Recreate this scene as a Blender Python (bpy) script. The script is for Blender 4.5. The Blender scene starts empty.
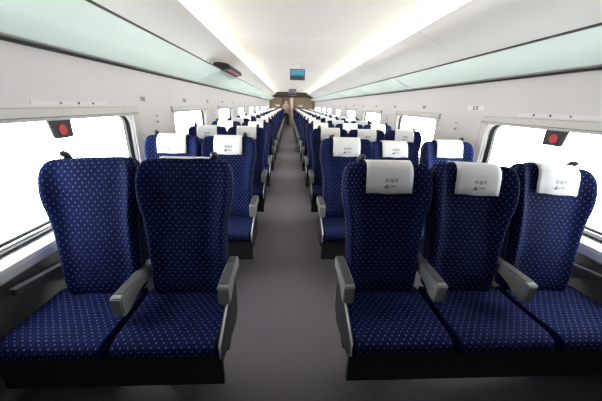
import bpy, bmesh, math, random
from mathutils import Vector, Matrix
random.seed(7)
S = bpy.context.scene
C = S.collection
PI = math.pi

# ------------------------------------------------------------------ dimensions (metres)
XL, XR = -1.306, 1.776          # inner faces of the side walls
YB, YF = -.45, 19.6             # wall behind the camera, far end wall
Z_SILL, Z_HEAD = 0.70, 1.275    # window opening
PITCH, SP, AISLE = 1.04, 0.469, 0.279
NROWS = 18
WINS = [(0.90, 2.42)] + [(3.28 + 2.1 * k, 4.52 + 2.1 * k) for k in range(8)]
ORD = ['first', 'second', 'third', 'fourth', 'fifth', 'sixth', 'seventh', 'eighth', 'ninth', 'tenth', 'eleventh', 'twelfth',
       'thirteenth', 'fourteenth', 'fifteenth', 'sixteenth', 'seventeenth', 'eighteenth']

# ------------------------------------------------------------------ materials
def mat(name, col, rough=0.6, metal=0.0, spec=0.5, bump=0.0, bscale=200.0, var=0.0, vscale=4.0, emit=None, estr=1.0):
    m = bpy.data.materials.new(name); m.use_nodes = True
    nt = m.node_tree; b = nt.nodes['Principled BSDF']
    b.inputs['Base Color'].default_value = (*col, 1); b.inputs['Roughness'].default_value = rough
    b.inputs['Metallic'].default_value = metal; b.inputs['Specular IOR Level'].default_value = spec
    if emit:
        b.inputs['Emission Color'].default_value = (*emit, 1); b.inputs['Emission Strength'].default_value = estr
    if bump or var:
        tc = nt.nodes.new('ShaderNodeTexCoord')
    if bump:
        n = nt.nodes.new('ShaderNodeTexNoise'); n.inputs['Scale'].default_value = bscale; n.inputs['Detail'].default_value = 3
        nt.links.new(tc.outputs['Object'], n.inputs['Vector'])
        bp = nt.nodes.new('ShaderNodeBump'); bp.inputs['Strength'].default_value = bump; bp.inputs['Distance'].default_value = 0.004
        nt.links.new(n.outputs['Fac'], bp.inputs['Height']); nt.links.new(bp.outputs['Normal'], b.inputs['Normal'])
    if var:
        n2 = nt.nodes.new('ShaderNodeTexNoise'); n2.inputs['Scale'].default_value = vscale; n2.inputs['Detail'].default_value = 4
        nt.links.new(tc.outputs['Object'], n2.inputs['Vector'])
        r = nt.nodes.new('ShaderNodeValToRGB')
        r.color_ramp.elements[0].position = 0.3; r.color_ramp.elements[1].position = 0.7
        r.color_ramp.elements[0].color = (*[c * (1 - var) for c in col], 1)
        r.color_ramp.elements[1].color = (*[min(1, c * (1 + var)) for c in col], 1)
        nt.links.new(n2.outputs['Fac'], r.inputs['Fac']); nt.links.new(r.outputs['Color'], b.inputs['Base Color'])
    return m

def dotted_fabric():
    m = bpy.data.materials.new('dotted_blue_fabric'); m.use_nodes = True
    nt = m.node_tree; b = nt.nodes['Principled BSDF']
    uv = nt.nodes.new('ShaderNodeUVMap'); uv.uv_map = 'UVMap'
    cell = (0.032, 0.038)
    def grid(off, rad):
        mp = nt.nodes.new('ShaderNodeVectorMath'); mp.operation = 'MULTIPLY_ADD'
        mp.inputs[1].default_value = (1 / cell[0], 1 / cell[1], 0); mp.inputs[2].default_value = (off[0], off[1], 0)
        nt.links.new(uv.outputs['UV'], mp.inputs[0])
        fr = nt.nodes.new('ShaderNodeVectorMath'); fr.operation = 'FRACTION'; nt.links.new(mp.outputs[0], fr.inputs[0])
        sb = nt.nodes.new('ShaderNodeVectorMath'); sb.operation = 'SUBTRACT'; sb.inputs[1].default_value = (0.5, 0.5, 0)
        nt.links.new(fr.outputs[0], sb.inputs[0])
        ml = nt.nodes.new('ShaderNodeVectorMath'); ml.operation = 'MULTIPLY'; ml.inputs[1].default_value = (cell[0], cell[1], 0)
        nt.links.new(sb.outputs[0], ml.inputs[0])
        ln = nt.nodes.new('ShaderNodeVectorMath'); ln.operation = 'LENGTH'; nt.links.new(ml.outputs[0], ln.inputs[0])
        lt = nt.nodes.new('ShaderNodeMath'); lt.operation = 'LESS_THAN'; lt.inputs[1].default_value = rad
        nt.links.new(ln.outputs['Value'], lt.inputs[0])
        return lt.outputs[0]
    a = grid((0, 0), 0.0032); c = grid((0.5, 0.5), 0.0029)
    mx = nt.nodes.new('ShaderNodeMath'); mx.operation = 'MAXIMUM'; nt.links.new(a, mx.inputs[0]); nt.links.new(c, mx.inputs[1])
    ns = nt.nodes.new('ShaderNodeTexNoise'); ns.inputs['Scale'].default_value = 9; ns.inputs['Detail'].default_value = 4
    nt.links.new(uv.outputs['UV'], ns.inputs['Vector'])
    rp = nt.nodes.new('ShaderNodeValToRGB'); rp.color_ramp.elements[0].position = 0.3; rp.color_ramp.elements[1].position = 0.7
    rp.color_ramp.elements[0].color = (0.0036, 0.0068, 0.04, 1); rp.color_ramp.elements[1].color = (0.0072, 0.0135, 0.078, 1)
    nt.links.new(ns.outputs['Fac'], rp.inputs['Fac'])
    mix = nt.nodes.new('ShaderNodeMix'); mix.data_type = 'RGBA'
    nt.links.new(mx.outputs[0], mix.inputs['Factor']); nt.links.new(rp.outputs['Color'], mix.inputs['A'])
    mix.inputs['B'].default_value = (0.15, 0.18, 0.34, 1)
    nt.links.new(mix.outputs['Result'], b.inputs['Base Color'])
    b.inputs['Roughness'].default_value = 0.85; b.inputs['Specular IOR Level'].default_value = 0.08
    b.inputs['Sheen Weight'].default_value = 0.03; b.inputs['Sheen Tint'].default_value = (0.3, 0.4, 1, 1)
    return m

def translucent(name, col, tr=0.5):
    m = bpy.data.materials.new(name); m.use_nodes = True
    nt = m.node_tree; out = nt.nodes['Material Output']; b = nt.nodes['Principled BSDF']
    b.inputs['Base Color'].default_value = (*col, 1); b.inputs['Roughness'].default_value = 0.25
    b.inputs['Emission Color'].default_value = (.86, 1, .95, 1); b.inputs['Emission Strength'].default_value = 1.0   # added glow that brightens the shelf glass; no lamp sits in it
    t = nt.nodes.new('ShaderNodeBsdfTranslucent'); t.inputs['Color'].default_value = (*col, 1)
    n = nt.nodes.new('ShaderNodeTexNoise'); n.inputs['Scale'].default_value = 2.0
    tc = nt.nodes.new('ShaderNodeTexCoord'); nt.links.new(tc.outputs['Object'], n.inputs['Vector'])
    r = nt.nodes.new('ShaderNodeValToRGB'); r.color_ramp.elements[0].color = (*[c * .94 for c in col], 1); r.color_ramp.elements[1].color = (*col, 1)
    nt.links.new(n.outputs['Fac'], r.inputs['Fac']); nt.links.new(r.outputs['Color'], b.inputs['Base Color'])
    mx = nt.nodes.new('ShaderNodeMixShader'); mx.inputs[0].default_value = tr
    tp = nt.nodes.new('ShaderNodeBsdfTransparent'); tp.inputs['Color'].default_value = (*[min(1, c * .99) for c in col], 1)
    m2 = nt.nodes.new('ShaderNodeMixShader'); m2.inputs[0].default_value = 0.6
    nt.links.new(b.outputs[0], mx.inputs[1]); nt.links.new(t.outputs[0], mx.inputs[2])
    nt.links.new(mx.outputs[0], m2.inputs[1]); nt.links.new(tp.outputs[0], m2.inputs[2]); nt.links.new(m2.outputs[0], out.inputs['Surface'])
    return m

def pane_glass():
    m = bpy.data.materials.new('window_glass'); m.use_nodes = True
    nt = m.node_tree; out = nt.nodes['Material Output']
    nt.nodes.remove(nt.nodes['Principled BSDF'])
    t = nt.nodes.new('ShaderNodeBsdfTransparent'); t.inputs['Color'].default_value = (0.96, 0.98, 0.97, 1)
    g = nt.nodes.new('ShaderNodeBsdfGlossy'); g.inputs['Roughness'].default_value = 0.03
    mx = nt.nodes.new('ShaderNodeMixShader'); mx.inputs[0].default_value = 0.05
    nt.links.new(t.outputs[0], mx.inputs[1]); nt.links.new(g.outputs[0], mx.inputs[2])
    nt.links.new(mx.outputs[0], out.inputs['Surface'])
    return m

def floor_mat():
    m = mat('grey_floor_covering', (0.13, 0.122, 0.12), 0.42, spec=0.35, bump=0.15, bscale=350)
    nt = m.node_tree; b = nt.nodes['Principled BSDF']
    tc = nt.nodes.new('ShaderNodeTexCoord')
    n = nt.nodes.new('ShaderNodeTexNoise'); n.inputs['Scale'].default_value = 90; n.inputs['Detail'].default_value = 5
    nt.links.new(tc.outputs['Object'], n.inputs['Vector'])
    r = nt.nodes.new('ShaderNodeValToRGB'); r.color_ramp.elements[0].position = .35; r.color_ramp.elements[1].position = .65
    r.color_ramp.elements[0].color = (0.095, 0.084, 0.097, 1); r.color_ramp.elements[1].color = (0.13, 0.116, 0.134, 1)
    nt.links.new(n.outputs['Fac'], r.inputs['Fac']); nt.links.new(r.outputs['Color'], b.inputs['Base Color'])
    return m

def screen_mat(name, sky, mid, low, est):
    m = bpy.data.materials.new(name); m.use_nodes = True
    nt = m.node_tree; b = nt.nodes['Principled BSDF']
    tc = nt.nodes.new('ShaderNodeTexCoord'); sp = nt.nodes.new('ShaderNodeSeparateXYZ')
    nt.links.new(tc.outputs['Generated'], sp.inputs[0])
    n = nt.nodes.new('ShaderNodeTexNoise'); n.inputs['Scale'].default_value = 4; nt.links.new(tc.outputs['Generated'], n.inputs['Vector'])
    ad = nt.nodes.new('ShaderNodeMath'); ad.operation = 'MULTIPLY_ADD'; ad.inputs[1].default_value = 0.5
    nt.links.new(n.outputs['Fac'], ad.inputs[0]); nt.links.new(sp.outputs['Z'], ad.inputs[2])
    r = nt.nodes.new('ShaderNodeValToRGB'); e = r.color_ramp.elements
    e[0].position = 0.42; e[0].color = (*low, 1); e[1].position = 0.95; e[1].color = (*sky, 1)
    k = e.new(0.62); k.color = (*mid, 1); k2 = e.new(0.72); k2.color = (*sky, 1)
    nt.links.new(ad.outputs[0], r.inputs['Fac'])
    b.inputs['Base Color'].default_value = (0.01, 0.01, 0.01, 1); b.inputs['Roughness'].default_value = 0.2
    nt.links.new(r.outputs['Color'], b.inputs['Emission Color']); b.inputs['Emission Strength'].default_value = est
    return m

def wood_mat():
    m = mat('brown_wood_veneer', (0.2, 0.13, 0.085), 0.45)
    nt = m.node_tree; b = nt.nodes['Principled BSDF']
    tc = nt.nodes.new('ShaderNodeTexCoord'); mp = nt.nodes.new('ShaderNodeMapping'); mp.inputs['Scale'].default_value = (9, 9, 0.8)
    n = nt.nodes.new('ShaderNodeTexNoise'); n.inputs['Scale'].default_value = 3; n.inputs['Detail'].default_value = 6
    nt.links.new(tc.outputs['Object'], mp.inputs[0]); nt.links.new(mp.outputs[0], n.inputs['Vector'])
    r = nt.nodes.new('ShaderNodeValToRGB'); r.color_ramp.elements[0].color = (0.15, 0.095, 0.06, 1); r.color_ramp.elements[1].color = (0.27, 0.18, 0.12, 1)
    nt.links.new(n.outputs['Fac'], r.inputs['Fac']); nt.links.new(r.outputs['Color'], b.inputs['Base Color'])
    return m

M = dict(
    fabric=dotted_fabric(),
    shell=mat('dark_blue_grey_shell', (0.05, 0.055, 0.085), 0.5, bump=.1),
    piping=mat('grey_piping', (0.06, 0.066, 0.105), 0.6),
    cover=mat('white_cotton', (0.94, 0.94, 0.96), 0.9, spec=.1, bump=.15, bscale=500),
    ink=mat('dark_ink', (0.05, 0.05, 0.07), 0.8, spec=.1),
    grip=mat('charcoal_plastic', (0.035, 0.036, 0.045), 0.45),
    arm=mat('light_grey_plastic', (0.27, 0.285, 0.29), 0.5, spec=.4, var=.04),
    pad=mat('mid_grey_rubber', (0.085, 0.088, 0.095), 0.65, var=.05),
    armdark=mat('dark_grey_wall_armrest', (0.07, 0.066, 0.066), 0.5),
    sidep=mat('grey_side_panel', (0.02, 0.02, 0.023), 0.5),
    trimlight=mat('satin_aluminium', (0.6, 0.6, 0.6), 0.35, metal=.3),
    base=mat('black_metal', (0.012, 0.012, 0.014), 0.6),
    foot=mat('brushed_steel', (0.06, 0.06, 0.06), 0.5, metal=.5),
    wall=mat('warm_white_wall_panel', (0.70, 0.675, 0.70), 0.55, spec=.3, var=.015, vscale=1.5),
    lower=mat('grey_lower_wall', (0.14, 0.133, 0.132), 0.6, var=.05, vscale=6),
    ceil=mat('cream_ceiling', (0.77, 0.745, 0.705), 0.5, spec=.3, var=.012, vscale=1.0),
    sidec=mat('light_grey_side_ceiling', (0.82, 0.775, 0.765), 0.5, spec=.3, var=.015, vscale=1.2),
    seam=mat('panel_seam', (0.62, 0.61, 0.59), 0.7),
    seamwhite=mat('pale_seam', (0.85, 0.84, 0.82), 0.6),
    frame=mat('light_grey_window_frame', (0.86, 0.85, 0.85), 0.45),
    blind=mat('grey_blind_housing', (0.6, 0.585, 0.58), 0.5),
    slot=mat('dark_slot', (0.2, 0.2, 0.2), 0.6),
    gasket=mat('black_rubber_gasket', (0.014, 0.014, 0.014), 0.6),
    glass=pane_glass(),
    sill=mat('white_sill', (0.93, 0.92, 0.91), 0.4),
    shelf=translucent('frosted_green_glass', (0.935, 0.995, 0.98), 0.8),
    railg=mat('grey_aluminium_rail', (0.2, 0.2, 0.2), 0.4, metal=.3),
    raild=mat('black_rail', (0.02, 0.022, 0.022), 0.5),
    bracket=mat('bracket_grey', (0.6, 0.64, 0.63), 0.4, metal=.1),
    light=mat('warm_light_diffuser', (0.9, 0.9, 0.85), 0.5, emit=(1.0, 0.90, 0.68), estr=15.0),
    wood=wood_mat(),
    wooddark=mat('dark_brown_header', (0.016, 0.012, 0.01), 0.6, var=.1),
    behind=mat('dark_end_partition', (0.05, 0.045, 0.045), 0.7, var=.1),
    door=mat('pinkish_door_edge', (0.75, 0.6, 0.52), 0.4),
    vest=mat('vestibule_grey', (0.3, 0.28, 0.27), 0.6),
    tvbody=mat('dark_monitor_case', (0.04, 0.045, 0.08), 0.4),
    tvgrey=mat('grey_monitor_case', (0.16, 0.14, 0.18), 0.4),
    screen=screen_mat('travel_picture', (0.12, 0.42, 0.62), (0.05, 0.22, 0.33), (0.02, 0.07, 0.04), 0.75),
    screen2=screen_mat('dim_picture', (0.28, 0.22, 0.30), (0.16, 0.12, 0.18), (0.07, 0.06, 0.08), 0.6),
    red=mat('red_disc', (0.62, 0.04, 0.06), 0.5),
    black=mat('black_plastic', (0.02, 0.02, 0.022), 0.5),
    plate=mat('white_plate', (0.85, 0.84, 0.84), 0.5),
    stripw=mat('pale_strip', (0.76, 0.745, 0.75), 0.5),
    bagc=mat('black_nylon', (0.015, 0.013, 0.013), 0.7, bump=.3, bscale=150),
    bagpink=mat('pink_bag_trim', (0.3, 0.05, 0.09), 0.6),
    hook=mat('grey_hook', (0.3, 0.29, 0.29), 0.4, metal=.4),
    skin=mat('skin', (0.6, 0.38, 0.28), 0.6), hair=mat('dark_hair', (0.02, 0.016, 0.014), 0.6),
    shirt=mat('pale_pink_cloth', (0.42, 0.3, 0.27), 0.8), trousers=mat('dark_cloth', (0.018, 0.018, 0.024), 0.8),
)

# ------------------------------------------------------------------ mesh helpers
def link(o, parent=None):
    C.objects.link(o)
    if parent is not None: o.parent = parent
    return o

def obj(name, bm, m, parent=None, smooth=False, loc=None):
    bmesh.ops.recalc_face_normals(bm, faces=bm.faces)
    me = bpy.data.meshes.new(name); bm.to_mesh(me); bm.free()
    for x in (m if isinstance(m, (list, tuple)) else [m]): me.materials.append(x)
    if smooth: me.shade_smooth()
    o = bpy.data.objects.new(name, me)
    if loc: o.location = loc
    return link(o, parent)

def bake(o):
    """evaluate the modifiers once so that copies can share the finished mesh"""
    dg = bpy.context.evaluated_depsgraph_get()
    me = bpy.data.meshes.new_from_object(o.evaluated_get(dg))
    o.modifiers.clear(); o.data = me
    return o

def subsurf(o, n=2):
    md = o.modifiers.new('s', 'SUBSURF'); md.levels = n; md.render_levels = n
    bake(o); o.data.shade_smooth(); return o

def box(bm, x0, x1, y0, y1, z0, z1, bev=0.0, seg=2, mi=0):
    r = bmesh.ops.create_cube(bm, size=1.0)
    vs = r['verts']
    for v in vs:
        v.co = Vector((x0 + (v.co.x + .5) * (x1 - x0), y0 + (v.co.y + .5) * (y1 - y0), z0 + (v.co.z + .5) * (z1 - z0)))
    fs = set(f for v in vs for f in v.link_faces)
    for f in fs: f.material_index = mi
    if bev:
        es = list(set(e for v in vs for e in v.link_edges))
        g = bmesh.ops.bevel(bm, geom=es, offset=bev, segments=seg, affect='EDGES', profile=.5)
        for f in g['faces']: f.material_index = mi
    return bm

def prism(bm, pts, axis, a, b, mi=0):
    """polygon of 2D points extruded along an axis: axis 'x' takes (y,z), 'y' takes (x,z), 'z' takes (x,y)"""
    def P(p, t):
        return {'x': (t, p[0], p[1]), 'y': (p[0], t, p[1]), 'z': (p[0], p[1], t)}[axis]
    A = [bm.verts.new(P(p, a)) for p in pts]; B = [bm.verts.new(P(p, b)) for p in pts]
    n = len(pts)
    fs = [bm.faces.new(A), bm.faces.new(list(reversed(B)))]
    for i in range(n): fs.append(bm.faces.new((A[i], B[i], B[(i + 1) % n], A[(i + 1) % n])))
    for f in fs: f.material_index = mi
    return bm

def ring_strip(bm, outer, inner, axis, a, b):
    """frame between two closed loops of equal length, extruded along the axis"""
    def P(p, t):
        return {'x': (t, p[0], p[1]), 'y': (p[0], t, p[1])}[axis]
    n = len(outer)
    L = [[bm.verts.new(P(p, t)) for p in loop] for t in (a, b) for loop in (outer, inner)]
    for i in range(n):
        j = (i + 1) % n
        bm.faces.new((L[0][i], L[0][j], L[1][j], L[1][i]))
        bm.faces.new((L[2][i], L[3][i], L[3][j], L[2][j]))
        bm.faces.new((L[0][i], L[2][i], L[2][j], L[0][j]))
        bm.faces.new((L[1][i], L[1][j], L[3][j], L[3][i]))
    return bm

def rrect(y0, y1, z0, z1, r, n=6):
    out = []
    for cx, cz, a0 in ((y1 - r, z1 - r, 0), (y0 + r, z1 - r, 90), (y0 + r, z0 + r, 180), (y1 - r, z0 + r, 270)):
        for k in range(n + 1):
            a = math.radians(a0 + 90 * k / n); out.append((cx + r * math.cos(a), cz + r * math.sin(a)))
    return out

def rect_match(y0, y1, z0, z1, n=6):
    out = []
    for cy, cz in ((y1, z1), (y0, z1), (y0, z0), (y1, z0)):
        out += [(cy, cz)] * (n + 1)
    # spread duplicates a hair so faces stay valid
    return [(p[0] + 1e-5 * (i % 7), p[1] + 1e-5 * (i % 7)) for i, p in enumerate(out)]

def tube(bm, pts, rad, n=8):
    pts = [Vector(p) for p in pts]; rings = []
    up0 = Vector((0.31, 0.2, 0.93)).normalized()
    for i, p in enumerate(pts):
        t = (pts[min(i + 1, len(pts) - 1)] - pts[max(i - 1, 0)]).normalized()
        u = t.cross(up0)
        if u.length < 1e-3: u = t.cross(Vector((1, 0, 0)))
        u.normalize(); w = t.cross(u).normalized()
        r = rad[i] if isinstance(rad, (list, tuple)) else rad
        rings.append([bm.verts.new(p + u * r * math.cos(2 * PI * k / n) + w * r * math.sin(2 * PI * k / n)) for k in range(n)])
    for a, b in zip(rings, rings[1:]):
        for k in range(n): bm.faces.new((a[k], a[(k + 1) % n], b[(k + 1) % n], b[k]))
    bm.faces.new(rings[0]); bm.faces.new(list(reversed(rings[-1])))
    return bm

def disc(bm, c, nrm, r, th, n=24):
    c = Vector(c); nrm = Vector(nrm).normalized(); u = nrm.orthogonal().normalized(); w = nrm.cross(u)
    A = [bm.verts.new(c + (u * math.cos(2 * PI * k / n) + w * math.sin(2 * PI * k / n)) * r) for k in range(n)]
    B = [bm.verts.new(v.co + nrm * th) for v in A]
    bm.faces.new(A); bm.faces.new(list(reversed(B)))
    for k in range(n): bm.faces.new((A[k], A[(k + 1) % n], B[(k + 1) % n], B[k]))
    return bm

def nb(): return bmesh.new()

def text_mesh(body, size, extrude=0.0):
    cu = bpy.data.curves.new('lettering', 'FONT'); cu.body = body; cu.size = size; cu.align_x = 'CENTER'; cu.align_y = 'CENTER'
    cu.extrude = extrude
    o = bpy.data.objects.new('lettering', cu); C.objects.link(o)
    dg = bpy.context.evaluated_depsgraph_get()
    me = bpy.data.meshes.new_from_object(o.evaluated_get(dg))
    bpy.data.objects.remove(o)
    return me

def add_text(bm, body, size, matrix, mi):
    me = text_mesh(body, size); me.transform(matrix)
    k = len(bm.faces); bm.from_mesh(me); bm.faces.ensure_lookup_table()
    for f in bm.faces[k:]: f.material_index = mi

def tag(o, label=None, cat=None, group=None, kind=None):
    if label: o['label'] = label
    if cat: o['category'] = cat
    if group: o['group'] = group
    if kind: o['kind'] = kind
    return o

def thing(name, label, cat, loc=(0, 0, 0), group=None):
    o = bpy.data.objects.new(name, None); o.empty_display_size = .1; o.location = loc; C.objects.link(o)
    return tag(o, label, cat, group)

def struct(name, bm, m, parent=None, smooth=False):
    o = obj(name, bm, m, parent, smooth)
    if parent is None: o['kind'] = 'structure'
    return o

# ================================================================== SETTING
# floor
bm = nb(); box(bm, XL - .1, XR + .1, YB, YF + 2.2, -.06, 0)
struct('floor', bm, floor_mat())

# side walls (piers, band above and below the windows); the lower panel is darker
def side_wall(name, side):
    x = XL if side < 0 else XR
    xo = x + side * 0.07
    a, b = min(x, xo), max(x, xo)
    bm = nb()
    def pb(y0, y1, z0, z1, mi):   # plain box with inner face at x
        box(bm, a, b, y0, y1, z0, z1, mi=mi)
    pb(YB, YF, 0, Z_SILL, 1)
    pb(YB, YF, Z_HEAD, 1.95, 0)
    edges = [YB] + [e for w in WINS for e in w] + [YF]
    for i in range(0, len(edges), 2):
        pb(edges[i], edges[i + 1], Z_SILL, Z_HEAD, 0)
    # heater duct along the foot of the wall
    prism(bm, [(x, 0), (x - side * .07, 0), (x - side * .07, .07), (x - side * .05, .09), (x, .09)], 'y', YB, YF, mi=1)
    o = struct(name, bm, [M['wall'], M['lower']])
    return o
side_wall('wall_left', -1); side_wall('wall_right', 1)

wn = 0
for side, x in ((-1, XL), (1, XR)):
    for y0, y1 in WINS:
        wn += 1
        root = thing('window_%d' % wn, None, None); root['kind'] = 'structure'
        bm = nb()
        xs = x + side * .012; xe = x + side * .05
        a, b = min(xs, xe), max(xs, xe)
        n = 6
        ring_strip(bm, rect_match(y0, y1, Z_SILL, Z_HEAD), rrect(y0 + .015, y1 - .02, Z_SILL + .02, Z_HEAD - .008, .085), 'x', a, b)
        struct('window_frame', bm, M['frame'], root)
        bm = nb()
        ring_strip(bm, rrect(y0 + .015, y1 - .02, Z_SILL + .02, Z_HEAD - .008, .085), rrect(y0 + .065, y1 - .075, Z_SILL + .034, Z_HEAD - .012, .075), 'x',
                   min(x + side * .03, x + side * .055), max(x + side * .03, x + side * .055))
        struct('window_gasket', bm, M['gasket'], root)
        bm = nb(); bm.faces.new([bm.verts.new((x + side * .047, a_, b_)) for a_, b_ in rrect(y0 + .04, y1 - .045, Z_SILL + .03, Z_HEAD - .01, .07)])
        struct('window_pane', bm, M['glass'], root)
        # roller blind housing over the opening
        bm = nb()
        prism(bm, [(x + side * .002, 1.268), (x - side * .022, 1.268), (x - side * .026, 1.285), (x - side * .02, 1.33), (x + side * .002, 1.337)], 'y', y0 - .07, y1 + .05)
        struct('blind_housing', bm, M['blind'], root)
        bm = nb(); box(bm, min(x - side * .0275, x - side * .02), max(x - side * .0275, x - side * .02), y0 - .06, y1 + .04, 1.284, 1.289)
        struct('blind_slot', bm, M['slot'], root)
        # thin jamb seams beside the opening
        bm = nb()
        for yy in (y0 - .085, y1 + .075):
            box(bm, min(x - side * .002, x + side * .004), max(x - side * .002, x + side * .004), yy - .003, yy + .003, Z_SILL, 1.34)
        struct('jamb_seam', bm, M['seam'], root)

# white sill ledges
tn = 0
for side, x in ((-1, XL), (1, XR)):
    tn += 1
    bm = nb()
    prism(bm, [(x, .698), (x - side * .05, .682), (x - side * .066, .67), (x - side * .07, .65), (x - side * .066, .615), (x - side * .05, .60), (x, .595)], 'y', YB, YF)
    struct('trim_%d' % tn, bm, M['sill'])
    bm = nb(); tn += 1
    box(bm, min(x, x - side * .014), max(x, x - side * .014), YB, YF, .70, .712)
    struct('trim_%d' % tn, bm, M['gasket'])

# ceiling : arched centre, coves with light strips, sloping side panels
CZ = 2.205
LIPL, LIPR = -.81, 1.215
ZL, ZR = 2.08, 2.08
bm = nb()
pts = []
x0, x1 = LIPL - .16, LIPR + .16
for k in range(17):
    t = k / 16; pts.append((x0 + (x1 - x0) * t, CZ - .035 * (2 * t - 1) ** 2))
pts2 = [(p[0], p[1] + .05) for p in reversed(pts)]
prism(bm, pts + pts2, 'y', YB, YF)
cl = struct('ceiling', bm, M['ceil'], smooth=False)
for s, lip, z, xw, nm in ((-1, LIPL, ZL, XL, 'ceiling_left'), (1, LIPR, ZR, XR, 'ceiling_right')):
    bm = nb()
    # panel from the cove lip down to the wall behind the rack
    P = [(lip, z), (xw, 1.83), (xw + s * .05, 1.83), (xw + s * .05, z - .05), (lip + s * .02, z + .012)]
    prism(bm, P, 'y', YB, YF)
    struct(nm, bm, M['sidec'])
    # closing board of the cove
    tn += 1
    bm = nb(); box(bm, min(lip + s * .15, lip + s * .165), max(lip + s * .15, lip + s * .165), YB, YF, z - .06, CZ)
    struct('trim_%d' % tn, bm, M['ceil'])
    # light strip in the trough: separate luminous lengths
    n = 10
    for k in range(n):
        ya, yb = 1.2 + (YF - 1.25) * k / n, 1.2 + (YF - 1.25) * (k + 1) / n
        bm = nb()
        prism(bm, [(lip + s * .125, z + .018), (lip + s * .145, z + .02), (lip + s * .145, CZ - .035), (lip + s * .125, CZ - .04)], 'y', ya, yb - .004)
        o = obj('cove_light', bm, M['light'])
        tag(o, 'warm white light tube in the %s ceiling cove, %s length along the carriage' % ('two-seat side' if s < 0 else 'three-seat side', ORD[k]), 'light',
            'light tubes in the ceiling coves')
# ceiling seams
for i, yy in enumerate((1.75, 2.35, 4.0, 5.9, 7.9, 9.9, 11.9, 13.9, 15.9)):
    tn += 1; bm = nb()
    pa = [(p[0], p[1] - .0015) for p in pts[2:15]]; pb_ = [(p[0], p[1] + .002) for p in reversed(pts[2:15])]
    prism(bm, pa + pb_, 'y', yy, yy + .010)
    struct('trim_%d' % tn, bm, M['seamwhite'])
for s, lip, z in ((-1, LIPL, ZL), (1, LIPR, ZR)):
    for yy in (2.9, 5.0, 7.1, 9.2, 11.3):
        tn += 1; bm = nb()
        kk = (z - 1.83) / abs(xw - lip); q = [(lip + s * .02, z - .02 * kk - .001), (lip + s * .33, z - .33 * kk - .001), (lip + s * .33, z - .33 * kk + .004), (lip + s * .02, z - .02 * kk + .004)]
        prism(bm, q, 'y', yy, yy + .007)
        struct('trim_%d' % tn, bm, M['seam'])

# far end wall with doorway
DX0, DX1, DZ = -.42, .30, 1.86
bm = nb()
box(bm, XL - .07, DX0, YF, YF + .08, 0, 2.3); box(bm, DX1, XR + .07, YF, YF + .08, 0, 2.3); box(bm, DX0, DX1, YF, YF + .08, DZ, 2.3)
struct('wall_back', bm, M['wood'])
bm = nb(); box(bm, -1.15, 1.6, YF - .1, YF, 1.86, 2.19, .01)
tn += 1; struct('trim_%d' % tn, bm, M['wooddark'])
bm = nb(); box(bm, -.9, .9, YF + 2.1, YF + 2.18, 0, 2.3); box(bm, -.95, -.9, YF + .08, YF + 2.1, 0, 2.3); box(bm, .9, .95, YF + .08, YF + 2.1, 0, 2.3)
box(bm, -.9, .9, YF + .08, YF + 2.1, 2.2, 2.3)
struct('wall_vestibule', bm, M['vest'])
root = thing('door_1', None, None); root['kind'] = 'structure'
bm = nb(); box(bm, .12, DX1 + .03, YF - .012, YF - .002, 0.01, DZ - .02, .002)
struct('door_leaf', bm, M['door'], root)
bm = nb()
for a, b in ((DX0 - .05, DX0), (DX1 + .03, DX1 + .08)): box(bm, a, b, YF - .02, YF - .001, 0.01, DZ)
box(bm, DX0 - .05, DX1 + .08, YF - .02, YF - .001, DZ, DZ + .05)
struct('door_frame', bm, M['wooddark'], root)
bm = nb(); box(bm, .15, .17, YF - .035, YF - .011, .95, 1.15, .004)
struct('door_handle', bm, M['foot'], root)
# end partition behind the camera
bm = nb(); box(bm, XL - .07, XR + .07, YB - .08, YB, 0, 2.3)
struct('wall_front', bm, M['behind'])

# small notice plates on the far wall
for xc, d in ((-.74, 'left'), (.82, 'right')):
    t = thing('notice_plate', 'small pale notice plate on the brown end wall, %s of the doorway' % d, 'sign', (xc, YF - .004, 1.33), 'notice plates on the end wall')
    bm = nb(); box(bm, -.13, .13, -.006, .004, -.06, .06, .002); obj('plate', bm, M['plate'], t)
    bm = nb(); box(bm, -.1, .1, -.008, -.005, .01, .045); box(bm, -.1, .02, -.008, -.005, -.035, -.015); obj('print', bm, M['wood'], t)

# ================================================================== LUGGAGE RACKS
def rack(side, xw, zw, xf, zf, label):
    t = thing('luggage_rack', label, 'luggage rack', (xw, YB, zw), 'glass luggage racks')
    dx, dz = xf - xw, zf - zw
    L = YF - YB
    cuts = [0, 4.5] + [4.5 + 2.05 * k for k in range(1, 8)]
    cuts = [c for c in cuts if c < L - .5] + [L]
    for a, b in zip(cuts, cuts[1:]):
        bm = nb()
        nx, nz = (-dz, dx) if side < 0 else (dz, -dx)
        l = math.hypot(nx, nz); nx, nz = nx / l * .008, abs(nz / l) * .008
        prism(bm, [(dx * .03, dz * .03), (dx * .985, dz * .985), (dx * .985 + nx, dz * .985 + nz), (dx * .03 + nx, dz * .03 + nz)], 'y', a + .004, b - .004)
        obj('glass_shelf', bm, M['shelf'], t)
        if a > 0:
            bm = nb()
            prism(bm, [(dx * .03, dz * .03 - .006), (dx * .97, dz * .97 - .006), (dx * .97, dz * .97 + .004), (dx * .03, dz * .03 + .004)], 'y', a - .006, a + .006)
            obj('bracket', bm, M['bracket'], t)
    bm = nb(); prism(bm, [(dx - .003, dz - .004), (dx + .003, dz - .004), (dx + .003, dz + .009), (dx - .003, dz + .009)], 'y', 0, L)
    obj('front_rail', bm, M['raild'], t)
    bm = nb(); prism(bm, [(0, -.012), (-side * .022, -.012), (-side * .03, .0), (-side * .03, .012), (0, .012)], 'y', 0, L)
    obj('wall_rail', bm, M['raild'], t)
    bm = nb(); prism(bm, [(-side * .03, .0), (-side * .05, .004), (-side * .05, .012), (-side * .03, .012)], 'y', 0, L)
    obj('rail_lip', bm, M['railg'], t)
    return t
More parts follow.
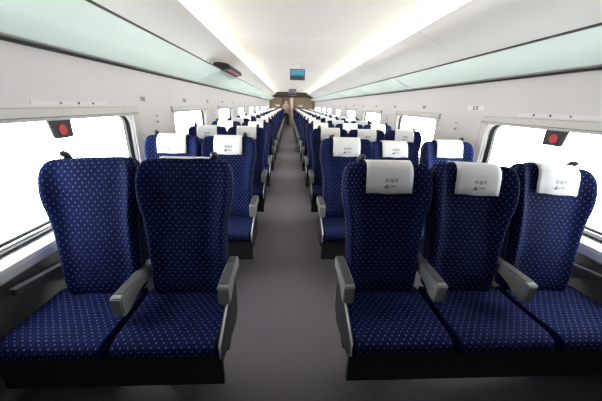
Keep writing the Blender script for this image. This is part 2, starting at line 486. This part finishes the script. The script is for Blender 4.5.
rack(-1, XL, 1.637, -.92, 1.806, 'long frosted glass luggage rack above the two-seat side windows, carrying a black bag')
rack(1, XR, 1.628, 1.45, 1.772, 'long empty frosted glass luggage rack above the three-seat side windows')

# black bag hanging over the rack edge
t = thing('travel_bag', 'black soft travel bag with pink trim overhanging the edge of the glass luggage rack', 'bag', (-.95, 4.15, 1.812))
cs = [(-.11, -.045), (.03, .009), (.09, .012), (.135, .02), (.142, .045), (.13, .095), (-.07, .11), (-.115, .085)]
bm = nb(); rings = []
for k, (yy, sc, dz) in enumerate(((0, .9, .004), (.012, .99, 0), (.1, 1.0, 0), (.5, 1.0, 0), (.9, .97, 0), (1.05, .93, 0), (1.1, .8, .004))):
    rings.append([bm.verts.new((px * sc, yy, (pz if pz < .03 else .02 + (pz - .02) * sc) + dz)) for px, pz in cs])
for a, b in zip(rings, rings[1:]):
    for k in range(len(cs)): bm.faces.new((a[k], a[(k + 1) % len(cs)], b[(k + 1) % len(cs)], b[k]))
bm.faces.new(rings[0]); bm.faces.new(list(reversed(rings[-1])))
o = obj('bag_body', bm, M['bagc'], t); subsurf(o, 2)
bm = nb(); prism(bm, [(.06, .011), (.11, .013), (.135, .024), (.128, .03), (.06, .02)], 'y', .1, .95)
obj('pink_trim', bm, M['bagpink'], t)
bm = nb(); tube(bm, [(0, .35, .098), (.0, .38, .118), (0, .55, .124), (0, .72, .118), (.0, .75, .098)], .007); obj('carry_handle', bm, M['bagc'], t, True)

# ================================================================== CEILING MONITORS
def monitor(name, label, x0, x1, y, z0, z1, body, scr):
    t = thing(name, label, 'screen', ((x0 + x1) / 2, y, z0), 'monitors hanging under the ceiling')
    w, h = (x1 - x0) / 2, z1 - z0
    bm = nb(); box(bm, -w, w, 0, .045, 0, h, .008); obj('case', bm, body, t)
    bm = nb(); box(bm, -w + .018, w - .018, -.004, .004, .03, h - .018); obj('display', bm, scr, t)
    bm = nb(); box(bm, -.03, .03, .01, .035, h - .005, CZ - z0 + .01); obj('ceiling_mount', bm, M['ceil'], t)
monitor('ceiling_monitor', 'small ceiling monitor showing a blue and green picture above the aisle', .02, .352, 6.4, 1.895, 2.115, M['tvbody'], M['screen'])
monitor('ceiling_monitor', 'farther grey-purple ceiling monitor close to the brown end wall', -.005, .37, 14.0, 1.80, 2.11, M['tvgrey'], M['screen2'])

# ================================================================== SEATS
LB = 0.69     # length of the backrest
def back_mesh():
    # (z, half width, depth scale, front bulge, wing)
    secs = [(-.02, .176, .7, .0, .006), (.0, .186, 1, .0, .012), (.08, .190, 1, .006, .02), (.20, .193, 1, .016, .028), (.33, .197, 1, .008, .034),
            (.42, .208, 1, .002, .042), (.50, .230, 1, .004, .053), (.60, .2325, .95, .006, .044), (.65, .2265, .85, .004, .03), (.683, .208, .6, -.004, .014), (.695, .178, .25, -.012, .0)]
    bm = nb(); uvl = bm.loops.layers.uv.new('UVMap'); rings = []; info = {}
    for z, w, ds, bulge, wing in secs:
        fr = -.05 * ds
        half = [(0, fr - bulge), (w * .42, fr - bulge * .9), (w * .68, fr - bulge * .3), (w * .86, fr - wing), (w * .97, fr - wing * .85), (w, fr * .3), (w * .985, .035 * ds), (w * .88, .055 * ds), (w * .45, .062 * ds)]
        ring = half + [(0, .064 * ds)] + [(-px, py) for px, py in reversed(half[1:])]
        # arc length from the front centre, signed
        n = len(ring); vs = [bm.verts.new((px, py, z)) for px, py in ring]
        d = [0.0]
        for i in range(1, n): d.append(d[-1] + math.dist(ring[i], ring[i - 1]))
        tot = d[-1] + math.dist(ring[0], ring[-1])
        for i, v in enumerate(vs): info[v] = (d[i], tot, z)
        rings.append(vs)
    n = len(rings[0]); faces = []
    for a, b in zip(rings, rings[1:]):
        for k in range(n): faces.append(bm.faces.new((a[k], a[(k + 1) % n], b[(k + 1) % n], b[k])))
    faces.append(bm.faces.new(list(reversed(rings[0])))); faces.append(bm.faces.new(rings[-1]))
    for f in faces:
        ds = [info[l.vert] for l in f.loops]
        big = any(d > t * .5 + 1e-6 for d, t, z in ds)
        for l in f.loops:
            d, t, z = info[l.vert]
            if len(f.loops) > 4: u = l.vert.co.x
            else:
                u = d - t if (big and d > t * .25) else d
                if big and d <= 1e-6: u = 0
            l[uvl].uv = (u, z)
    return bm

def cushion_mesh():
    # profile loop in (y,z) from rear bottom, over the rear top, forward to the front and back below
    prof = [(.44, -.11), (.452, -.03), (.44, .0), (.36, -.004), (.24, -.006), (.12, .004), (.068, .004), (.036, -.010), (.026, -.040), (.04, -.072), (.075, -.095), (.2, -.115)]
    d = [0.0]
    for i in range(1, len(prof)): d.append(d[-1] + math.dist(prof[i], prof[i - 1]))
    bm = nb(); uvl = bm.loops.layers.uv.new('UVMap'); rings = []; info = {}
    cy, cz = .22, -.06
    for x, sc in ((-.2205, .78), (-.221, .93), (-.212, .985), (-.15, 1), (0, .995), (.15, 1), (.212, .985), (.221, .93), (.2205, .78)):
        vs = []
        for i, (y, z) in enumerate(prof):
            v = bm.verts.new((x * (.945 if y < .03 else .97 if y < .07 else 1), cy + (y - cy) * (.97 + .03 * sc if sc < .95 else 1), cz + (z - cz) * sc)); vs.append(v); info[v] = (x, d[i], i)
        rings.append(vs)
    n = len(prof); faces = []
    for a, b in zip(rings, rings[1:]):
        for k in range(n): faces.append(bm.faces.new((a[k], b[k], b[(k + 1) % n], a[(k + 1) % n])))
    faces += [bm.faces.new(rings[0]), bm.faces.new(list(reversed(rings[-1])))]
    for f in faces:
        big = any(info[l.vert][2] == n - 1 for l in f.loops) and any(info[l.vert][2] == 0 for l in f.loops) and len(f.loops) == 4
        for l in f.loops:
            x, dd, i = info[l.vert]
            if len(f.loops) > 4: l[uvl].uv = (l.vert.co.y, l.vert.co.z)
            else: l[uvl].uv = (x, d[-1] + .2 if big and i == 0 else dd)
    return bm

def cover_mesh(flip=False, letters=True):
    """white cloth draped over the top of the headrest, with the printed mark on its front"""
    bm = nb()
    path = [(-.070, .535), (-.071, .58), (-.072, .625), (-.066, .66), (-.05, .686), (-.02, .7025), (.02, .7035), (.052, .69), (.0695, .66), (.073, .60), (.073, .56)]
    if flip: path = [(-.036, .6965), (-.02, .7025), (.02, .7045), (.052, .692), (.0705, .66), (.074, .60), (.074, .50)]
    nx = 10; w = .119
    rows = []
    for i, (y, z) in enumerate(path):
        rows.append([bm.verts.new((w * (2 * k / nx - 1) * (1 + .012 * math.sin(i * 1.1)), y + .0025 * math.sin(k * 1.3 + i * .4) * (1 if i < 3 or i > 8 else .3), z + (.002 * math.sin(k * .9) if i in (0, len(path) - 1) else 0))) for k in range(nx + 1)])
    for a, b in zip(rows, rows[1:]):
        for k in range(nx): bm.faces.new((a[k], a[k + 1], b[k + 1], b[k]))
    bmesh.ops.recalc_face_normals(bm, faces=bm.faces)
    bmesh.ops.solidify(bm, geom=bm.faces[:], thickness=.002)
    for f in bm.faces: f.smooth = True
    if letters and not flip:
        R = Matrix.Rotation(math.radians(90), 4, 'X')
        add_text(bm, '和谐号', .0225, Matrix.Translation((.006, -.0785, .600)) @ R, 1)
        add_text(bm, 'CRH', .0185, Matrix.Translation((.014, -.0785, .572)) @ R, 1)
        # swoosh emblem left of the letters
        for q in ([(-.034, .563), (-.020, .567), (-.008, .584), (-.018, .580)], [(-.028, .560), (-.012, .562), (-.002, .574), (-.012, .570)]):
            vs = [bm.verts.new((x, -.0785, z)) for x, z in q]; f = bm.faces.new(vs); f.material_index = 1
    return bm

def make_protos():
    P = {}
    o = obj('backrest', back_mesh(), M['fabric']); subsurf(o, 2); P['backrest'] = o
    o = obj('seat_cushion', cushion_mesh(), M['fabric']); subsurf(o, 2); P['seat_cushion'] = o
    bm = nb()   # plastic shell behind the backrest
    prof = [(.0, .17), (.3, .188), (.5, .212), (.6, .213), (.66, .2)]
    A = [[bm.verts.new((sx * w * f, y, z)) for sx, f, y in ((-1, 1, .045), (-1, .9, .068), (0, 0, .078), (1, .9, .068), (1, 1, .045))] for z, w in prof]
    for a, b in zip(A, A[1:]):
        for k in range(4): bm.faces.new((a[k], a[k + 1], b[k + 1], b[k]))
    bmesh.ops.solidify(bm, geom=bm.faces[:], thickness=.008)
    o = obj('back_shell', bm, M['shell']); subsurf(o, 1); P['back_shell'] = o
    bm = nb()
    sec = [(.03, .186), (.14, .192), (.27, .1955), (.38, .203), (.46, .218), (.53, .2312), (.63, .2285), (.67, .215)]
    tube(bm, [(w + .0005, -.028, z) for z, w in sec], .0045, 6)
    P['piping'] = obj('piping', bm, M['piping'], None, True)
    for nm, kw in (('headrest_cover', {}), ('flipped_cover', {'flip': True}), ('plain_cover', {'letters': False})):
        bm = cover_mesh(**kw)
        me_m = [M['cover'], M['ink']]
        o = obj('headrest_cover', bm, me_m); P[nm] = o
    bm = nb()   # curled grab handle on the top corner
    tube(bm, [(0, .05, .645), (0, .054, .68), (.001, .05, .705), (.0, .04, .724), (.002, .022, .737), (.006, .004, .735), (.008, -.004, .728)],
         [.017, .019, .02, .021, .02, .016, .009], 10)
    o = obj('grab_handle', bm, M['grip']); subsurf(o, 1); P['grab_handle'] = o
    bm = nb()   # armrest body: deep at the front, slimmer at the hinge
    prism(bm, [(.0, -.006), (.006, -.098), (.016, -.106), (.065, -.102), (.11, -.066), (.17, -.05), (.27, -.048), (.335, -.066), (.35, -.03), (.345, -.002), (.2, 0), (.02, 0)], 'x', -.0255, .0255)
    bmesh.ops.bevel(bm, geom=bm.edges[:], offset=.005, segments=2, affect='EDGES')
    P['armrest'] = obj('armrest', bm, M['arm'])
    bm = nb(); box(bm, -.021, .021, .028, .335, -.002, .004, .0025); P['armrest_pad'] = obj('armrest_pad', bm, M['pad'])
    bm = nb()   # window-side armrest fixed low beside the seat
    prism(bm, [(0, 0), (0, -.028), (.02, -.04), (.10, -.04), (.17, -.075), (.22, -.11), (.34, -.13), (.34, -.045)], 'x', -.016, .016)
    bmesh.ops.bevel(bm, geom=bm.edges[:], offset=.004, segments=2, affect='EDGES')
    P['wall_armrest'] = obj('armrest', bm, M['armdark']); P['wall_armrest']['label'] = 'dark grey armrest on the window side'
    bm = nb(); prism(bm, [(0, .0008), (0, .004), (.34, -.041), (.34, -.0443)], 'x', -.0135, .0135); P['armrest_strip'] = obj('armrest_strip', bm, M['trimlight'])
    bm = nb()   # panel closing the aisle side of the bench
    prism(bm, [(.05, -.01), (.045, -.07), (.08, -.14), (.36, -.20), (.44, -.16), (.45, .08), (.40, .10), (.32, .095), (.2, .05)], 'x', -.006, .006)
    bmesh.ops.bevel(bm, geom=bm.edges[:], offset=.004, segments=2, affect='EDGES')
    P['side_panel'] = obj('side_panel', bm, M['sidep'])
    bm = nb(); tube(bm, [(0, .045, -.075), (0, .048, -.012), (0, .2, .05), (0, .24, .07)], .0055, 6); P['edge_trim'] = obj('edge_trim', bm, M['trimlight'], None, True)
    bm = nb(); box(bm, -.232, .232, .19, .25, -.20, -.135, .006); box(bm, -.232, .232, .34, .40, -.20, -.135, .006); box(bm, -.2, .2, .10, .43, -.14, -.112, .004); box(bm, -.234, .234, .062, .08, -.25, -.08)
    P['base_frame'] = obj('base_frame', bm, M['base'])
    bm = nb()
    prism(bm, [(.24, -.20), (.23, -.40), (.21, -.415), (.21, -.43), (.56, -.43), (.56, -.415), (.46, -.40), (.40, -.20)], 'x', -.025, .025)
    P['pedestal_leg'] = obj('leg', bm, M['base'])
    bm = nb(); box(bm, -.03, .03, .200, .228, -.4295, -.405, .005); P['foot_cap'] = obj('foot_cap', bm, M['foot'])
    return P

P = make_protos()
ZC = .43       # cushion top above the floor
HINGE = (0, .425, .0)
used = set()
def put(key, parent, loc=(0, 0, 0), rot=(0, 0, 0)):
    src = P[key]
    o = src.copy(); C.objects.link(o)
    o.parent = parent; o.location = loc; o.rotation_euler = rot
    return o

GROUP = 'blue dotted train seats in rows on both sides of the aisle'
def seat(x, row, side, idx, label):
    """side -1: pair, +1: triple; idx 0 is on the aisle"""
    nlast = 1 if side < 0 else 2
    rng = random.Random(row * 10 + idx + (5 if side > 0 else 0))
    y = .82 + PITCH * row
    t = thing('train_seat', label, 'seat', (x, y, 0), GROUP)
    put('seat_cushion', t, (0, 0, ZC))
    window = idx == nlast
    rec = math.radians(10.5) + math.radians(rng.uniform(-1.2, 1.2)) * (row > 0)
    if row == 0 and window: rec = math.radians(13.5 if side > 0 else 12)
    if row == 1 and side > 0: rec = math.radians((10, 21, 14)[idx])
    skew = {(1, 1): 1.0, (1, 2): 1.8, (-1, 1): 1.2}.get((side, idx), 0) if row == 0 else 0
    b = put('backrest', t, (-side * .03 * skew, HINGE[1], ZC + HINGE[2]), (-rec, side * .042 * skew, 0))
    near = row < 7
    if near:
        put('back_shell', b); put('piping', b); put('piping', b).scale = (-1, 1, 1)
    if row == 0 and side < 0:
        if idx == 0: put('flipped_cover', b)
    else:
        c = put('headrest_cover' if row < 6 else 'plain_cover', b, (rng.uniform(-.006, .006) * (row > 0), 0, rng.uniform(-.006, .004)))
    if idx == 0: put('grab_handle', b, (-side * .128, 0, -.018))
    elif window: put('grab_handle', b, (side * .16, 0, -.018))
    # armrests
    def arm(ax, rx=0.0, ay=.20, az=.60, sy=1.0):
        a = put('armrest', t, (ax, ay, az), (rx, 0, 0)); a.scale = (1, sy, 1); put('armrest_pad', a)
    if idx == 0:
        arm(-side * (SP / 2 - .012), sy=.78)
    if not window:
        if row == 0 and side < 0: arm(side * SP / 2, math.radians(-3), .165, .572)
        else: arm(side * (SP / 2 - (.012, .035)[idx] * (row == 0)))
    else:
        a = put('wall_armrest', t, (side * (SP / 2 + .018), .235, .565)); put('armrest_strip', a)
    if idx == 0:
        sp = put('side_panel', t, (-side * (SP / 2 - .008), 0, ZC)); put('edge_trim', sp, (-side * .006, 0, 0))
    put('base_frame', t, (0, 0, ZC))
    if idx == 0 or window:
        l = put('pedestal_leg', t, (side * .07 if idx == 0 else 0, 0, ZC)); 
        if row < 2: put('foot_cap', l)
    return t

for row in range(NROWS):
    for side, n in ((-1, 2), (1, 3)):
        for idx in range(n):
            x = side * (AISLE + SP * (idx + .5))
            pos = ('aisle', 'window')[idx] if n == 2 else ('aisle', 'middle', 'window')[idx]
            bench = 'two-seat' if n == 2 else 'three-seat'
            lab = 'blue dotted %s seat of the %s bench, %s row from the camera' % (pos, bench, ORD[row])
            if row == 0 and side < 0:
                lab = ('blue dotted aisle seat of the front two-seat bench, its white cover hanging behind', 'blue dotted window seat of the front two-seat bench, no white cover showing')[idx]
            elif row == 0:
                lab = ('blue dotted aisle seat of the front three-seat bench, printed white headrest cover', 'blue dotted middle seat of the front three-seat bench, printed white headrest cover',
                       'blue dotted window seat of the front three-seat bench, reclined, printed white cover')[idx]
            seat(x, row, side, idx, lab)
for o in P.values(): bpy.data.objects.remove(o)

# ================================================================== WALL FITTINGS
for side, x in ((-1, XL), (1, XR)):
    sn = 'two-seat' if side < 0 else 'three-seat'
    q = -side   # direction into the room
    # red break point marker hanging at the top of the front window
    t = thing('emergency_marker', 'black tab with a red disc at the top of the front window, %s side' % sn, 'sign', (x, 1.63 if side < 0 else 1.735, 1.27), 'red emergency window markers')
    bm = nb(); prism(bm, [(-.085, 0.004), (.075, .004), (.072, -.09), (.062, -.1), (-.055, -.1), (-.068, -.088)], 'x', q * .012, q * .022); obj('tab', bm, M['black'], t)
    bm = nb(); disc(bm, (q * .0215, .0, -.054), (q, 0, 0), .029, .004); obj('red_disc', bm, M['red'], t)
    # white strip with little pictograms over the window
    t = thing('pictogram_strip', 'white strip of tiny pictograms above the front window, %s side' % sn, 'sign', (x, 1.83, 1.358), 'pictogram strips above the windows')
    bm = nb(); box(bm, min(0, q * .003), max(0, q * .003), -.33, .27, -.012, .012, .001); obj('strip', bm, M['stripw'], t)
    for k, yy in enumerate((-.14, .0, .13)):
        bm = nb(); disc(bm, (q * .003, yy, 0), (q, 0, 0), .008, .001, 10); obj('pictogram', bm, M['ink'] if k else M['slot'], t)
    # one seat number plate for every row
    for k in range(10):
        yy = 2.62 + 1.02 * k
        t = thing('seat_number_plate', 'small seat number plate on the %s side wall, %s from the camera' % (sn, ORD[k]), 'sign', (x, yy, 1.398), 'seat number plates')
        bm = nb(); box(bm, min(0, q * .003), max(0, q * .003), -.065 if side < 0 else -.12, .065 if side < 0 else .12, -.021, .021, .001); obj('plate', bm, M['plate'] if side > 0 and k == 0 else M['wall'], t)
        bm = nb()
        for a, b, c, d in ((-.045, -.038, -.018, .018), (-.045, -.01, .01, .018), (-.017, -.01, -.018, .018), (-.045, -.01, -.006, .0), (.008, .014, -.018, .018), (.036, .042, -.018, .018), (.008, .042, .012, .018), (.008, .042, -.018, -.012), (.008, .042, -.002, .003)):
            s_ = .8
            box(bm, min(q * .0028, q * .0045), max(q * .0028, q * .0045), a * s_, b * s_, c, d)
        obj('number', bm, M['ink'], t)
    for k, yy in enumerate((2.82, 4.95, 7.05) if side < 0 else (2.86, 3.22, 4.95)):
        t = thing('coat_hook', 'small grey coat hook on the %s side wall, %s from the camera' % (sn, ORD[k]), 'hook', (x, yy, 1.22), 'coat hooks')
        bm = nb(); box(bm, min(0, q * .006), max(0, q * .006), -.007, .007, -.045, .045, .002); obj('back_plate', bm, M['plate'], t)
        bm = nb(); tube(bm, [(q * .003, 0, .03), (q * .016, 0, .025), (q * .02, 0, .034)], .005); obj('hook', bm, M['hook'], t, True); bm = nb(); tube(bm, [(q * .003, 0, -.025), (q * .016, 0, -.036), (q * .022, 0, -.026), (q * .022, 0, -.018)], .005)
        obj('hook', bm, M['hook'], t, True)

# ================================================================== PERSON at the far end of the aisle
def skin_obj(name, verts, edges, radii, m, parent, root=0, sub=2):
    me = bpy.data.meshes.new(name); me.from_pydata(verts, edges, []); me.materials.append(m)
    o = bpy.data.objects.new(name, me); link(o, parent)
    md = o.modifiers.new('skin', 'SKIN'); md.use_smooth_shade = True
    for i, r in enumerate(radii):
        sv = me.skin_vertices[0].data[i]; sv.radius = (r, r) if not isinstance(r, tuple) else r; sv.use_root = i == root
    ss = o.modifiers.new('s', 'SUBSURF'); ss.levels = sub; ss.render_levels = sub
    bake(o); o.data.shade_smooth()
    return o
def person(loc):
    t = thing('person', 'person in a pale top and dark trousers standing in the far aisle', 'person', loc)
    V = [(0, 0, .93), (0, .0, 1.08), (0, .005, 1.25), (0, .01, 1.37), (0, .005, 1.43), (0, -.005, 1.50), (0, -.015, 1.555), (0, -.012, 1.62)]
    Rr = [(.145, .1), (.125, .09), (.15, .1), (.12, .085), (.052, .05), (.06, .065), (.072, .085), (.06, .07)]
    E = [(i, i + 1) for i in range(7)]
    def chain(pts, rads, start):
        a = start
        for p, r in zip(pts, rads):
            V.append(p); Rr.append(r); E.append((a, len(V) - 1)); a = len(V) - 1
        return a
    for s in (-1, 1):
        chain([(s * .09, 0, .86), (s * .095, -.005, .5), (s * .1, .01, .10), (s * .105, -.03, .045), (s * .11, -.14, .03)], [(.085, .085), (.058, .06), (.04, .042), (.038, .04), (.035, .025)], 0)
        h = chain([(s * .175, .01, 1.36), (s * .215, .02, 1.10), (s * .225, -.03, .86), (s * .225, -.04, .80), (s * .222, -.045, .765)], [.05, .042, .03, .026, .03], 3)
        for k, (dy, ln) in enumerate(((-.03, .07), (-.01, .08), (.01, .075), (.028, .06))):
            chain([(s * .22, -.045 + dy, .755 - ln * .5), (s * .212, -.05 + dy, .755 - ln)], [.009, .008], h)
        chain([(s * .205, -.075, .775), (s * .2, -.09, .745)], [.011, .009], h)
    body = skin_obj('body', V, E, Rr, M['skin'], t)
    body.name = 'body'
    # clothes as shells over the same figure
    Vt = [(0, 0, .90), (0, 0, 1.08), (0, .005, 1.25), (0, .01, 1.37), (0, .008, 1.41)]
    Rt = [(.16, .115), (.14, .105), (.165, .115), (.135, .1), (.07, .065)]
    Et = [(i, i + 1) for i in range(4)]
    for s in (-1, 1):
        n = len(Vt); Vt += [(s * .178, .01, 1.355), (s * .217, .02, 1.10), (s * .226, -.028, .89)]; Rt += [.062, .053, .04]; Et += [(3, n), (n, n + 1), (n + 1, n + 2)]
    skin_obj('top', Vt, Et, Rt, M['shirt'], t)
    Vl = [(0, 0, .95), (0, 0, .88)]; Rl = [(.15, .11), (.155, .115)]; El = [(0, 1)]
    for s in (-1, 1):
        n = len(Vl); Vl += [(s * .09, 0, .82), (s * .096, -.005, .5), (s * .101, .01, .08)]; Rl += [(.098, .098), (.075, .075), (.06, .062)]; El += [(1, n), (n, n + 1), (n + 1, n + 2)]
    skin_obj('trousers', Vl, El, Rl, M['trousers'], t)
    skin_obj('hair', [(0, .03, 1.52), (0, .035, 1.6), (0, .01, 1.665), (0, -.03, 1.675)], [(0, 1), (1, 2), (2, 3)], [(.06, .045), (.078, .06), (.075, .05), (.05, .03)], M['hair'], t)
    bm = nb()
    for s in (-1, 1): bmesh.ops.create_icosphere(bm, subdivisions=1, radius=.01, matrix=Matrix.Translation((s * .028, -.1, 1.575)))
    obj('eyes', bm, M['hair'], t)
    bm = nb(); bmesh.ops.create_cone(bm, segments=6, radius1=.014, radius2=.004, depth=.04, cap_ends=True, matrix=Matrix.Translation((0, -.104, 1.55)) @ Matrix.Rotation(.3, 4, 'X')); obj('nose', bm, M['skin'], t, True)
    bm = nb(); box(bm, -.022, .022, -.098, -.088, 1.515, 1.522, .002); obj('mouth', bm, M['bagpink'], t)
    for s in (-1, 1):
        bm = nb(); bmesh.ops.create_icosphere(bm, subdivisions=2, radius=.02, matrix=Matrix.Translation((s * .078, -.01, 1.56)) @ Matrix.Diagonal((.4, .8, 1.4, 1))); obj('ear', bm, M['skin'], t, True)
person((-.17, 19.34, 0))

# ================================================================== LIGHT
w = bpy.data.worlds.new('overcast_white'); S.world = w; w.use_nodes = True
bg = w.node_tree.nodes['Background']; bg.inputs[0].default_value = (0.97, 0.985, 1.0, 1); bg.inputs[1].default_value = 14.0
for side, x in ((-1, XL), (1, XR)):
    ld = bpy.data.lights.new('window_portal', 'AREA'); ld.shape = 'RECTANGLE'; ld.size = Z_HEAD - Z_SILL + .1; ld.size_y = YF - YB
    ld.cycles.is_portal = True
    lo = bpy.data.objects.new('window_portal', ld); C.objects.link(lo)
    lo.location = (x + side * .09, (YF + YB) / 2, (Z_SILL + Z_HEAD) / 2)
    lo.rotation_euler = (0, PI / 2 if side > 0 else -PI / 2, 0)   # faces into the room
# vestibule lamp beyond the far doorway
ld = bpy.data.lights.new('vestibule_lamp', 'AREA'); ld.size = .5; ld.energy = 12; ld.color = (1, .85, .7)
lo = bpy.data.objects.new('vestibule_lamp', ld); C.objects.link(lo); lo.location = (0, YF + 1.1, 2.18)

# ================================================================== CAMERA
cam = bpy.data.cameras.new('camera'); co = bpy.data.objects.new('camera', cam); C.objects.link(co)
cam.sensor_width = 36; cam.lens = 36 * 268.03 / 602; cam.clip_start = .02
co.matrix_world = Matrix.Translation((-.0013, 0, 1.3827)) @ Matrix.Rotation(-.0529, 4, 'Z') @ Matrix.Rotation(PI / 2 - .3418, 4, 'X') @ Matrix.Rotation(.0276, 4, 'Z')
S.camera = co
S.view_settings.view_transform = 'Standard'
S.view_settings.look = 'None'
S.view_settings.exposure = 0.0
S.cycles.use_denoising = True
S.cycles.max_bounces = 10; S.cycles.diffuse_bounces = 6; S.cycles.transparent_max_bounces = 12
